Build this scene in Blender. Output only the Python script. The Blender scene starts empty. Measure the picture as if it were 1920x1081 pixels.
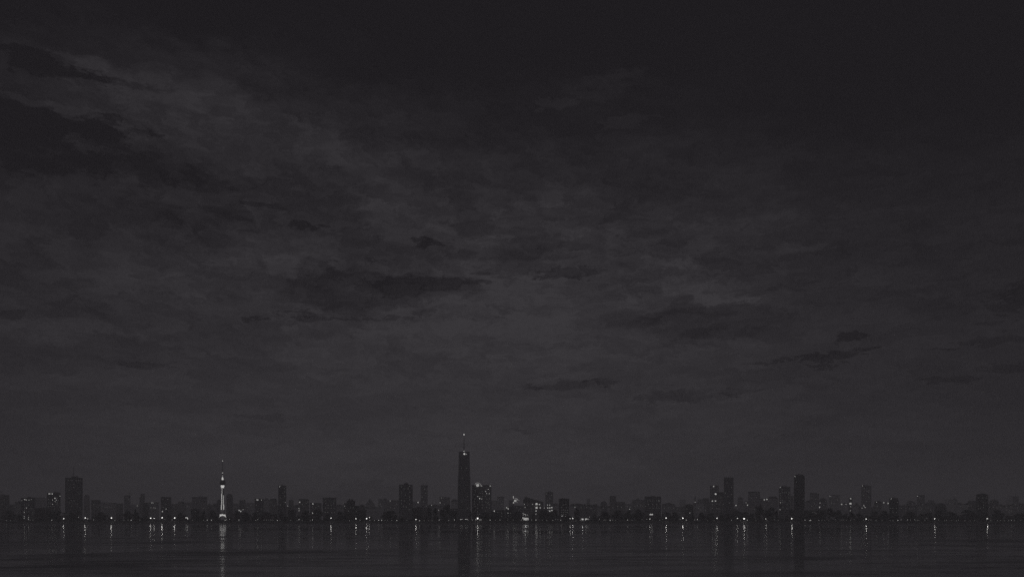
import bpy, math, random
from mathutils import Vector
R = random.Random(7)
sc = bpy.context.scene
COL = sc.collection

# ------------------------------------------------------------------ measuring
F, HZ, CX, EYE = 1660.0, 973.0, 960.0, 6.6      # focal length in photo pixels, eye level row, centre column, eye height
BANK = 3.4                                       # height of the far bank above the water

def at(px, py, Y):
    return (px - CX) / F * Y, Y, EYE + (HZ - py) / F * Y

# ------------------------------------------------------------------ objects
def link(o, parent=None):
    COL.objects.link(o)
    if parent is not None:
        o.parent = parent
    return o

def thing(name, loc, label, cat, rz=0.0, group=None):
    o = bpy.data.objects.new(name, None)
    o.empty_display_size = 0.5
    o.location = loc
    o.rotation_euler = (0, 0, rz)
    o['label'] = label
    o['category'] = cat
    if group:
        o['group'] = group
    return link(o)

class MB:
    def __init__(s):
        s.v, s.f = [], []
    def poly(s, vs, fs):
        n = len(s.v)
        s.v += [tuple(v) for v in vs]
        s.f += [tuple(i + n for i in f) for f in fs]
        return s
    def box(s, x0, x1, y0, y1, z0, z1):
        return s.poly([(x0,y0,z0),(x1,y0,z0),(x1,y1,z0),(x0,y1,z0),(x0,y0,z1),(x1,y0,z1),(x1,y1,z1),(x0,y1,z1)],
                      [(0,3,2,1),(4,5,6,7),(0,1,5,4),(1,2,6,5),(2,3,7,6),(3,0,4,7)])
    def prism(s, prof, y0, y1):                   # a front profile of (x, z) points run back from y0 to y1
        n = len(prof)
        vs = [(x, y0, z) for x, z in prof] + [(x, y1, z) for x, z in prof]
        return s.poly(vs, [tuple(range(n)), tuple(range(2*n-1, n-1, -1))] +
                      [(i, i+n, (i+1) % n + n, (i+1) % n) for i in range(n)])
    def frustum(s, cx, cy, z0, z1, a0, b0, a1, b1):
        return s.poly([(cx-a0,cy-b0,z0),(cx+a0,cy-b0,z0),(cx+a0,cy+b0,z0),(cx-a0,cy+b0,z0),
                       (cx-a1,cy-b1,z1),(cx+a1,cy-b1,z1),(cx+a1,cy+b1,z1),(cx-a1,cy+b1,z1)],
                      [(0,3,2,1),(4,5,6,7),(0,1,5,4),(1,2,6,5),(2,3,7,6),(3,0,4,7)])
    def tube(s, p, q, r0, r1, n=8):
        p, q = Vector(p), Vector(q)
        d = (q - p).normalized()
        a = d.orthogonal().normalized(); b = d.cross(a)
        vs = []
        for c, r in ((p, r0), (q, r1)):
            for i in range(n):
                t = 2*math.pi*i/n
                vs.append(c + a*(r*math.cos(t)) + b*(r*math.sin(t)))
        return s.poly(vs, [(i, (i+1) % n, (i+1) % n + n, i+n) for i in range(n)] + [tuple(range(n-1,-1,-1)), tuple(range(n, 2*n))])
    def lathe(s, prof, n=20, cx=0, cy=0):         # (r, z) profile round a vertical axis
        vs, fs = [], []
        for r, z in prof:
            for i in range(n):
                t = 2*math.pi*i/n
                vs.append((cx + r*math.cos(t), cy + r*math.sin(t), z))
        for k in range(len(prof)-1):
            for i in range(n):
                j = (i+1) % n
                fs.append((k*n+i, k*n+j, (k+1)*n+j, (k+1)*n+i))
        fs.append(tuple(range(n-1,-1,-1)))
        fs.append(tuple(range((len(prof)-1)*n, len(prof)*n)))
        return s.poly(vs, fs)
    def mesh(s, name, m, smooth=False):
        me = bpy.data.meshes.new(name)
        me.from_pydata(s.v, [], s.f)
        me.materials.append(m)
        if smooth:
            me.polygons.foreach_set('use_smooth', [True]*len(me.polygons))
        me.update()
        return me
    def obj(s, name, m, parent=None, smooth=False, loc=(0,0,0)):
        o = bpy.data.objects.new(name, s.mesh(name, m, smooth))
        o.location = loc
        return link(o, parent)

def part(name, me, parent, loc=(0,0,0), scale=1.0):
    o = bpy.data.objects.new(name, me)
    o.location = loc
    o.scale = (scale, scale, scale) if not isinstance(scale, tuple) else scale
    return link(o, parent)

# ------------------------------------------------------------------ materials
def mat(name):
    m = bpy.data.materials.new(name)
    m.use_nodes = True
    nt = m.node_tree
    return m, nt, nt.nodes['Principled BSDF']

def N(nt, t, **kw):
    n = nt.nodes.new(t)
    for k, v in kw.items():
        setattr(n, k, v)
    return n

def math_(nt, op, a, b=None, clamp=False):
    n = N(nt, 'ShaderNodeMath', operation=op, use_clamp=clamp)
    for i, v in enumerate((a, b)):
        if v is None:
            continue
        if isinstance(v, (int, float)):
            n.inputs[i].default_value = v
        else:
            nt.links.new(v, n.inputs[i])
    return n.outputs[0]

def rough_colour(name, c, spread=0.3, scale=0.3, rough=0.8):
    m, nt, p = mat(name)
    tc = N(nt, 'ShaderNodeTexCoord')
    no = N(nt, 'ShaderNodeTexNoise'); no.inputs['Scale'].default_value = scale; no.inputs['Detail'].default_value = 5
    nt.links.new(tc.outputs['Object'], no.inputs['Vector'])
    r = N(nt, 'ShaderNodeValToRGB')
    r.color_ramp.elements[0].position = 0.3; r.color_ramp.elements[1].position = 0.7
    r.color_ramp.elements[0].color = (*[x*(1-spread) for x in c], 1)
    r.color_ramp.elements[1].color = (*[x*(1+spread) for x in c], 1)
    nt.links.new(no.outputs[0], r.inputs[0]); nt.links.new(r.outputs[0], p.inputs['Base Color'])
    p.inputs['Roughness'].default_value = rough
    return m

def facade(name, wall, glass, bay, floor):
    """plastered wall with rows of unlit glazing, on the metres of the wall itself"""
    m, nt, p = mat(name)
    tc = N(nt, 'ShaderNodeTexCoord'); sp = N(nt, 'ShaderNodeSeparateXYZ')
    nt.links.new(tc.outputs['Object'], sp.inputs[0])
    u = math_(nt, 'ADD', sp.outputs[0], sp.outputs[1])
    fu = math_(nt, 'FRACT', math_(nt, 'DIVIDE', u, bay))
    fz = math_(nt, 'FRACT', math_(nt, 'DIVIDE', sp.outputs[2], floor))
    k = math_(nt, 'MULTIPLY', math_(nt, 'GREATER_THAN', fu, 0.34), math_(nt, 'GREATER_THAN', fz, 0.46))
    no = N(nt, 'ShaderNodeTexNoise'); no.inputs['Scale'].default_value = 0.09; no.inputs['Detail'].default_value = 4
    nt.links.new(tc.outputs['Object'], no.inputs['Vector'])
    mx = N(nt, 'ShaderNodeMix', data_type='RGBA')
    mx.inputs['A'].default_value = (*wall, 1); mx.inputs['B'].default_value = (*glass, 1)
    nt.links.new(k, mx.inputs['Factor'])
    hs = N(nt, 'ShaderNodeHueSaturation')
    nt.links.new(mx.outputs['Result'], hs.inputs['Color'])
    nt.links.new(math_(nt, 'ADD', math_(nt, 'MULTIPLY', no.outputs[0], 0.9), 0.55), hs.inputs['Value'])
    nt.links.new(hs.outputs[0], p.inputs['Base Color'])
    nt.links.new(math_(nt, 'SUBTRACT', 0.8, math_(nt, 'MULTIPLY', k, 0.5)), p.inputs['Roughness'])
    return m

FAC = [facade('facade_concrete', (.25,.24,.255), (.05,.05,.055), 3.1, 3.3),
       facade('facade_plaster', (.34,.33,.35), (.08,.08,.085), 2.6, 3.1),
       facade('facade_dark_panel', (.125,.12,.13), (.035,.035,.04), 2.2, 3.6),
       facade('facade_brick', (.18,.17,.175), (.045,.045,.05), 3.6, 3.2)]
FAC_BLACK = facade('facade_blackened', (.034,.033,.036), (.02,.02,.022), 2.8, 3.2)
ROOF = rough_colour('roof_felt', (.07,.068,.073), rough=.9)
METAL = rough_colour('dark_steel', (.10,.10,.105), rough=.5, scale=2)
BARK = rough_colour('bark', (.05,.045,.042), scale=1.5, rough=.95)
LEAF = rough_colour('night_foliage', (.024,.026,.023), spread=.45, scale=.25, rough=.85)
HEDGE = rough_colour('hedge_foliage', (.022,.024,.022), spread=.4, scale=.2, rough=.85)
STONE = rough_colour('bank_stone', (.028,.027,.028), spread=.4, scale=.35, rough=.9)
LAND = rough_colour('land', (.06,.058,.06), spread=.4, scale=.02, rough=.95)
CONC = rough_colour('tower_concrete', (.13,.128,.13), spread=.2, scale=.3)

def glow(name, s, c=(1.0, .985, .955), sample='NONE'):
    m, nt, p = mat(name)
    p.inputs['Base Color'].default_value = (.2, .2, .2, 1)
    p.inputs['Emission Color'].default_value = (*c, 1)
    p.inputs['Emission Strength'].default_value = s
    m.cycles.emission_sampling = sample
    return m
G_DIM, G_MID, G_LIT = glow('window_dim', .07), glow('window_half_lit', .22), glow('window_lit', .55)
G_LAMP, G_LAMPS = glow('lamp_globe', 1.7, sample='AUTO'), glow('lamp_small', .9, sample='AUTO')
G_BOLL, G_BOLLD = glow('bollard_lens', .75), glow('bollard_lens_dim', .16)
G_TOWER = glow('floodlit_glow', .5, (1, .985, .96), 'AUTO')  # floodlit needle tower faces, their light put in as emission
G_TOWER2 = glow('floodlit_glow_strong', .8, (1, .985, .96), 'AUTO')  # brighter floodlit faces, again by emission
G_SIGN = glow('sign_face', .45, sample='AUTO')

# ------------------------------------------------------------------ sky
def build_sky():
    w = bpy.data.worlds.new('World'); sc.world = w; w.use_nodes = True
    nt = w.node_tree; nt.nodes.clear()
    L = nt.links.new
    tc = N(nt, 'ShaderNodeTexCoord'); sp = N(nt, 'ShaderNodeSeparateXYZ'); L(tc.outputs['Generated'], sp.inputs[0])
    az = math_(nt, 'ARCTAN2', sp.outputs[0], sp.outputs[1])
    el = math_(nt, 'ARCSINE', sp.outputs[2])
    cm = N(nt, 'ShaderNodeCombineXYZ'); L(az, cm.inputs[0]); L(el, cm.inputs[1])
    P0 = cm.outputs[0]
    def vm(op, a, b=None, c=None):
        n = N(nt, 'ShaderNodeVectorMath', operation=op)
        for i, v in enumerate((a, b, c)):
            if v is None: continue
            if isinstance(v, tuple): n.inputs[i].default_value = v
            else: L(v, n.inputs[i])
        return n
    def noise(vec, mul, det=6, rough=.55, dist=0.0, off=(0,0,0)):
        v = vm('MULTIPLY_ADD', vec, mul, off).outputs[0]
        n = N(nt, 'ShaderNodeTexNoise'); n.inputs['Scale'].default_value = 1; n.inputs['Detail'].default_value = det
        n.inputs['Roughness'].default_value = rough; n.inputs['Distortion'].default_value = dist
        L(v, n.inputs['Vector'])
        return n
    # warp: the edges of everything in this sky are torn by wind, long in azimuth and short in height
    n1 = noise(P0, (9, 26, 1), 7, .6, 0.3)
    c1 = vm('SUBTRACT', n1.outputs['Color'], (.5,.5,.5)).outputs[0]
    P1 = vm('MULTIPLY_ADD', c1, (.16, .075, 0), P0).outputs[0]
    n2 = noise(P0, (40, 95, 1), 8, .68, 0.3, (3,1,0))
    c2 = vm('SUBTRACT', n2.outputs['Color'], (.5,.5,.5)).outputs[0]
    P2 = vm('MULTIPLY_ADD', c2, (.085, .030, 0), P0).outputs[0]
    P3 = vm('MULTIPLY_ADD', c2, (.080, .042, 0), P1).outputs[0]
    # broad brightness of the overcast, by azimuth and height
    rows = [0, 108, 216, 324, 432, 540, 648, 756, 864, 945]
    cols = [-60, 320, 640, 960, 1280, 1600, 1960]
    val = [[0,.22,.10,.30,.42,.52,.52,.50,.52,.42],
           [0,.22,.50,.34,.46,.62,.66,.72,.80,.72],
           [0,.02,.36,.50,.60,.72,.76,.78,.92,.86],
           [0,.0,.10,.36,.64,.84,.92,.84,.95,.92],
           [0,.0,.05,.24,.50,.72,.68,.74,.74,.74],
           [0,.0,.0,.13,.28,.42,.46,.52,.56,.55],
           [0,.0,.0,.12,.22,.26,.32,.36,.36,.34]]
    sx = N(nt, 'ShaderNodeSeparateXYZ'); L(P3, sx.inputs[0])
    EM = 0.56
    fac = math_(nt, 'DIVIDE', sx.outputs[1], EM)
    cur = None; prev = None
    for px, vs in zip(cols, val):
        a = math.atan((px-CX)/F)
        r = N(nt, 'ShaderNodeValToRGB'); cr = r.color_ramp; cr.interpolation = 'EASE'
        pts = sorted((max(0.0, math.atan((HZ-y)/F*math.cos(a))/EM), v) for y, v in zip(rows, vs))
        while len(cr.elements) < len(pts): cr.elements.new(.5)
        for e, (q, v) in zip(cr.elements, pts):
            e.position = q; e.color = (v, v, v, 1)
        L(fac, r.inputs[0])
        if cur is None: cur = r.outputs[0]
        else:
            mr = N(nt, 'ShaderNodeMapRange', interpolation_type='SMOOTHSTEP')
            mr.inputs['From Min'].default_value = prev; mr.inputs['From Max'].default_value = a
            L(sx.outputs[0], mr.inputs['Value'])
            mx = N(nt, 'ShaderNodeMix', data_type='FLOAT'); L(mr.outputs[0], mx.inputs['Factor']); L(cur, mx.inputs['A']); L(r.outputs[0], mx.inputs['B'])
            cur = mx.outputs[0]
        prev = a
    # torn cloud layers: banks, puffs and scraps with fairly hard edges, flatter towards the horizon, slanting high up
    s0 = N(nt, 'ShaderNodeSeparateXYZ'); L(P2, s0.inputs[0])
    hi = N(nt, 'ShaderNodeMapRange', interpolation_type='SMOOTHSTEP'); hi.inputs['From Min'].default_value = .18; hi.inputs['From Max'].default_value = .45; hi.inputs['To Max'].default_value = .17
    L(s0.outputs[1], hi.inputs['Value'])
    e2 = math_(nt, 'ADD', math_(nt, 'SQRT', math_(nt, 'MAXIMUM', math_(nt, 'ADD', s0.outputs[1], .03), .001)), math_(nt, 'MULTIPLY', hi.outputs[0], s0.outputs[0]))
    cq = N(nt, 'ShaderNodeCombineXYZ'); L(s0.outputs[0], cq.inputs[0]); L(e2, cq.inputs[1])
    Q = cq.outputs[0]
    def layer(mul, lo, hi_, off, det=8, rough=.68, dist=.7):
        n = noise(Q, mul, det, rough, dist, off)
        m = N(nt, 'ShaderNodeMapRange', interpolation_type='SMOOTHSTEP'); m.inputs['From Min'].default_value = lo; m.inputs['From Max'].default_value = hi_
        m.inputs['To Min'].default_value = -.5; m.inputs['To Max'].default_value = .5
        L(n.outputs[0], m.inputs['Value']); return m.outputs[0]
    mm = math_(nt, 'MULTIPLY', layer((5, 17, 1), .43, .57, (5,2,0)), .26)
    mm = math_(nt, 'ADD', mm, math_(nt, 'MULTIPLY', layer((13, 42, 1), .46, .55, (1,7,0)), .23))
    mm = math_(nt, 'ADD', mm, math_(nt, 'MULTIPLY', layer((38, 95, 1), .45, .56, (9,4,0)), .20))
    mm = math_(nt, 'ADD', mm, math_(nt, 'MULTIPLY', layer((110, 210, 1), .40, .60, (2,3,0), 4), .13))
    calm = N(nt, 'ShaderNodeMapRange', interpolation_type='SMOOTHSTEP'); calm.inputs['From Min'].default_value = .03; calm.inputs['From Max'].default_value = .36
    calm.inputs['To Min'].default_value = .30; calm.inputs['To Max'].default_value = .98
    L(s0.outputs[1], calm.inputs['Value'])
    amp = math_(nt, 'MULTIPLY', math_(nt, 'MULTIPLY', math_(nt, 'ADD', cur, .03), 1.6, clamp=True), calm.outputs[0])
    cur = math_(nt, 'ADD', cur, math_(nt, 'MULTIPLY', mm, amp))
    n3 = noise(P0, (60, 190, 1), 6, .7, .8, (4,8,0))
    frag = math_(nt, 'MULTIPLY', math_(nt, 'SUBTRACT', n3.outputs[0], .5), 2.6)
    # separate dark cloud banks and scraps, and a few bright rifts: photo column, row, half width, half height, depth, ragged
    blobs = [(0,232,120,40,.40,4),(85,225,60,20,.22,4),(180,243,66,15,.40,4),(130,266,110,20,.20,3),(205,222,30,10,.26,2),(262,246,40,6,.2,2),(60,125,110,24,.30,3),(150,150,90,10,.26,3),(250,175,90,9,.20,3),(40,300,120,30,.18,1),(230,165,90,10,.15,1),
             (330,60,140,30,.10,1),(660,545,150,38,.20,4),(790,538,110,22,.22,4),(690,556,200,44,.16,3),(560,520,90,16,.12,3),(700,575,130,12,.10,3),(830,530,70,11,.22,2),(910,513,30,5,.25,2),(1075,512,62,11,.28,2),(1050,519,40,4,.22,2),
             (805,455,38,7,.30,2),(705,490,16,5,.25,2),(660,510,60,12,.14,1),(560,588,50,4,.28,2),(620,597,70,4,.30,2),(720,598,55,5,.28,2),(800,585,26,4,.2,2),(480,598,28,3,.28,2),
             (1340,603,150,34,.16,4),(1300,610,200,40,.12,1),(1250,566,60,10,.14,1),(1598,632,36,7,.32,2),(1630,654,32,5,.30,2),(1548,668,70,9,.34,2),(1450,680,44,3,.28,2),
             (1545,684,40,3,.25,2),(1060,722,62,8,.24,2),(1128,716,24,5,.30,2),(990,724,30,2,.2,2),(1280,742,92,12,.20,2),(1390,735,40,6,.16,2),
             (1860,640,74,8,.19,2),(1770,652,50,3,.25,2),(1890,690,70,13,.16,2),(1785,711,60,5,.20,2),(1905,560,50,20,.14,2),(1860,606,30,6,.16,2),
             (100,580,70,20,.20,1),(20,592,30,14,.16,2),(275,683,50,7,.20,2),(370,672,40,5,.12,2),(490,388,44,5,.26,2),(575,422,40,4,.26,2),(360,425,160,46,.16,3),(300,325,240,26,.16,3),
             (470,530,50,12,.16,1),(560,545,70,16,.16,1),(190,665,100,12,.10,1),
             (690,922,66,20,.16,2),(630,926,40,12,.12,2),(1155,925,60,22,.12,1),(265,915,110,22,.16,1),(85,912,110,18,.14,1),(580,928,44,9,.12,2),(1000,806,70,4,.14,2),
             (490,782,60,7,.14,2),(1560,905,120,10,.10,1),(1010,470,80,16,.10,1),(1400,690,120,14,.08,1),(1130,160,70,16,-.16,1),(1040,195,40,10,-.16,2),(1180,225,60,10,-.12,2),
             (330,162,190,26,-.16,1),(150,115,60,12,-.14,2),(140,205,60,8,-.16,2),(180,275,50,7,-.18,2),(60,190,40,7,-.14,2),
             (1340,545,110,22,-.16,1),(1255,560,20,10,-.12,2),(1400,560,20,8,-.12,2),(850,612,180,26,-.10,1),(900,430,120,40,-.06,1),(870,560,120,14,-.1,1),(1480,470,70,10,-.14,2)]
    for px, py, rx, ry, dep, kind in blobs:
        a = math.atan((px-CX)/F); c = math.cos(a); e = math.atan((HZ-py)/F*c)
        ra, re = max(rx, 6)/F*c*c, max(ry, 2.5)/F*c
        src = P2 if kind in (2, 4) else P3
        lo, hi2 = {1: (.35, 1.45), 2: (.75, 1.25), 3: (.72, 1.12), 4: (.80, 1.10)}[kind]
        d = vm('LENGTH', vm('MULTIPLY_ADD', src, (1/ra, 1/re, 0), (-a/ra, -e/re, 0)).outputs[0]).outputs['Value']
        if kind in (2, 4):                       # hard torn scraps with a paler lip where the glow catches the edge
            rr = N(nt, 'ShaderNodeValToRGB'); cr = rr.color_ramp; cr.interpolation = 'EASE'
            dd = dep*(1.25 if kind == 2 else 1.15); lip = .035 if kind == 2 else .06
            cr.elements.new(.5); cr.elements.new(.7)
            for e_, (q, v) in zip(cr.elements, ((.39, -dd), (.55, lip*(dd > 0)), (.66, lip*.5*(dd > 0)), (.85, 0))):
                e_.position = q; e_.color = (.5+v, .5+v, .5+v, 1)
            L(math_(nt, 'MULTIPLY', math_(nt, 'ADD', d, frag) if kind == 2 else d, .5), rr.inputs[0])
            cur = math_(nt, 'ADD', cur, math_(nt, 'SUBTRACT', rr.outputs[0], .5))
            continue
        mr = N(nt, 'ShaderNodeMapRange', interpolation_type='SMOOTHSTEP')
        mr.inputs['From Min'].default_value = lo; mr.inputs['From Max'].default_value = hi2
        mr.inputs['To Min'].default_value = -dep*1.05; mr.inputs['To Max'].default_value = 0
        L(d, mr.inputs['Value'])
        cur = math_(nt, 'ADD', cur, mr.outputs[0])
    ramp = N(nt, 'ShaderNodeValToRGB'); cr = ramp.color_ramp
    def lin(v): v /= 255; return ((v+.055)/1.055)**2.4 if v > .04045 else v/12.92
    stops = [(0,27.4),(.25,35.5),(.5,42.5),(.75,49.5),(1,58)]
    while len(cr.elements) < 5: cr.elements.new(.5)
    for el_, (q, v) in zip(cr.elements, stops):
        el_.position = q; el_.color = (lin(v), lin(v-2), lin(v+1), 1)
    L(cur, ramp.inputs[0])
    bg = N(nt, 'ShaderNodeBackground'); bg.inputs['Strength'].default_value = SKY
    L(ramp.outputs[0], bg.inputs['Color'])
    out = N(nt, 'ShaderNodeOutputWorld'); L(bg.outputs[0], out.inputs['Surface'])

SKY = 1.0
build_sky()
FILL_SUN = 0.265  # weak soft sun lamp, added to lift the facades and haze
sun = bpy.data.lights.new('fill_sun', 'SUN'); sun.energy = FILL_SUN; sun.angle = math.radians(25); sun.color = (1, .96, 1)
so = link(bpy.data.objects.new('fill_sun', sun)); so.rotation_euler = (math.radians(40), 0, math.radians(-25))

# ------------------------------------------------------------------ camera
cam = bpy.data.cameras.new('camera'); co = link(bpy.data.objects.new('camera', cam))
co.location = (0, 0, EYE); co.rotation_euler = (math.radians(90), 0, 0)
cam.sensor_width = 36; cam.lens = 36*F/1920; cam.shift_y = (HZ-540.5)/1920
cam.clip_start = .5; cam.clip_end = 20000
sc.camera = co

# ------------------------------------------------------------------ water, land, bank
def structure(o):
    o['kind'] = 'structure'; return o

def water_mat():
    m, nt, p = mat('night_water')
    L = nt.links.new
    p.inputs['Base Color'].default_value = (.07, .068, .073, 1)
    p.inputs['IOR'].default_value = 1.33
    p.inputs['Specular Tint'].default_value = (.97, .97, .98, 1)
    tc = N(nt, 'ShaderNodeTexCoord')
    def ns(sx, sy, det, rough=.55, dist=0):
        mp = N(nt, 'ShaderNodeMapping'); mp.inputs['Scale'].default_value = (sx, sy, 1)
        L(tc.outputs['Object'], mp.inputs['Vector'])
        n = N(nt, 'ShaderNodeTexNoise'); n.inputs['Scale'].default_value = 1; n.inputs['Detail'].default_value = det
        n.inputs['Roughness'].default_value = rough; n.inputs['Distortion'].default_value = dist
        L(mp.outputs[0], n.inputs['Vector']); return n.outputs[0]
    # wind lanes: calm and ruffled water, and a ruffled strip along the far bank
    lane = math_(nt, 'ADD', math_(nt, 'MULTIPLY', ns(.007, .012, 6, .74, 1.0), .55), math_(nt, 'MULTIPLY', ns(.022, .075, 6, .72, 1.2), .45))
    mr = N(nt, 'ShaderNodeMapRange'); mr.inputs['From Min'].default_value = .475; mr.inputs['From Max'].default_value = .585
    mr.inputs['To Min'].default_value = .045; mr.inputs['To Max'].default_value = .235
    L(lane, mr.inputs['Value'])
    sp = N(nt, 'ShaderNodeSeparateXYZ'); L(tc.outputs['Object'], sp.inputs[0])
    sh = N(nt, 'ShaderNodeMapRange', interpolation_type='SMOOTHSTEP'); sh.inputs['From Min'].default_value = 1000; sh.inputs['From Max'].default_value = 1330; sh.inputs['To Max'].default_value = .36
    L(math_(nt, 'ADD', sp.outputs[1], math_(nt, 'MULTIPLY', math_(nt, 'SUBTRACT', ns(.008, .004, 3), .5), 900)), sh.inputs['Value'])
    nr = N(nt, 'ShaderNodeMapRange', interpolation_type='SMOOTHSTEP'); nr.inputs['From Min'].default_value = 130; nr.inputs['From Max'].default_value = 460; nr.inputs['To Min'].default_value = .045; nr.inputs['To Max'].default_value = 0
    L(math_(nt, 'ADD', sp.outputs[1], math_(nt, 'MULTIPLY', math_(nt, 'SUBTRACT', ns(.012, .02, 4), .5), 300)), nr.inputs['Value'])
    L(math_(nt, 'ADD', math_(nt, 'ADD', mr.outputs[0], nr.outputs[0]), sh.outputs[0]), p.inputs['Roughness'])
    h = math_(nt, 'ADD', math_(nt, 'MULTIPLY', ns(.05, .10, 3), 1.6), math_(nt, 'MULTIPLY', ns(.2, .6, 4), .22))
    b = N(nt, 'ShaderNodeBump'); b.inputs['Strength'].default_value = 1; b.inputs['Distance'].default_value = WAVE
    L(h, b.inputs['Height']); L(b.outputs[0], p.inputs['Normal'])
    return m
WAVE = 0.026
structure(MB().poly([(-2600,-300,0),(2600,-300,0),(2600,1612,0),(-2600,1612,0)], [(0,1,2,3)]).obj('water', water_mat()))
structure(MB().poly([(-3500,1606,BANK-.02),(3500,1606,BANK-.02),(3500,5000,BANK-.02),(-3500,5000,BANK-.02)], [(0,1,2,3)]).obj('ground', LAND))
def bank():
    mb = MB(); vs = []; n = 360
    for i in range(n+1):
        x = -1300 + 2600*i/n
        w = 2.2*math.sin(x*.011) + 1.3*math.sin(x*.037+1) + R.uniform(-.5,.5)
        h = R.uniform(-.12,.12)
        vs += [(x, 1584+w*1.5, -.6), (x, 1588+w*1.5, .4+h), (x, 1601+w*.7, 2.6+h), (x, 1604+w*.3, BANK+.02), (x, 1607.6, BANK+.02)]
    fs = [(5*i+k, 5*i+5+k, 5*i+6+k, 5*i+1+k) for i in range(n) for k in range(4)]
    structure(mb.poly(vs, fs).obj('riverbank', STONE))
bank()

# ------------------------------------------------------------------ haze
HAZE = 0.00031
def haze():
    m = bpy.data.materials.new('night_haze'); m.use_nodes = True
    nt = m.node_tree; nt.nodes.clear()
    v = N(nt, 'ShaderNodeVolumePrincipled'); v.inputs['Color'].default_value = (.97,.95,.98,1); v.inputs['Density'].default_value = HAZE
    o = N(nt, 'ShaderNodeOutputMaterial'); nt.links.new(v.outputs[0], o.inputs['Volume'])
    h = MB().box(-3700, 3700, -400, 5200, -1.5, 178).obj('haze', m)
    h['kind'] = 'stuff'
haze()

# ------------------------------------------------------------------ buildings
win_mesh = {}
def win(kind, m, w, h):
    k = (kind, w, h)
    if k not in win_mesh:
        win_mesh[k] = MB().box(-w/2, w/2, -.12, .06, -h/2, h/2).mesh('window', m)
    return win_mesh[k]

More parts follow.
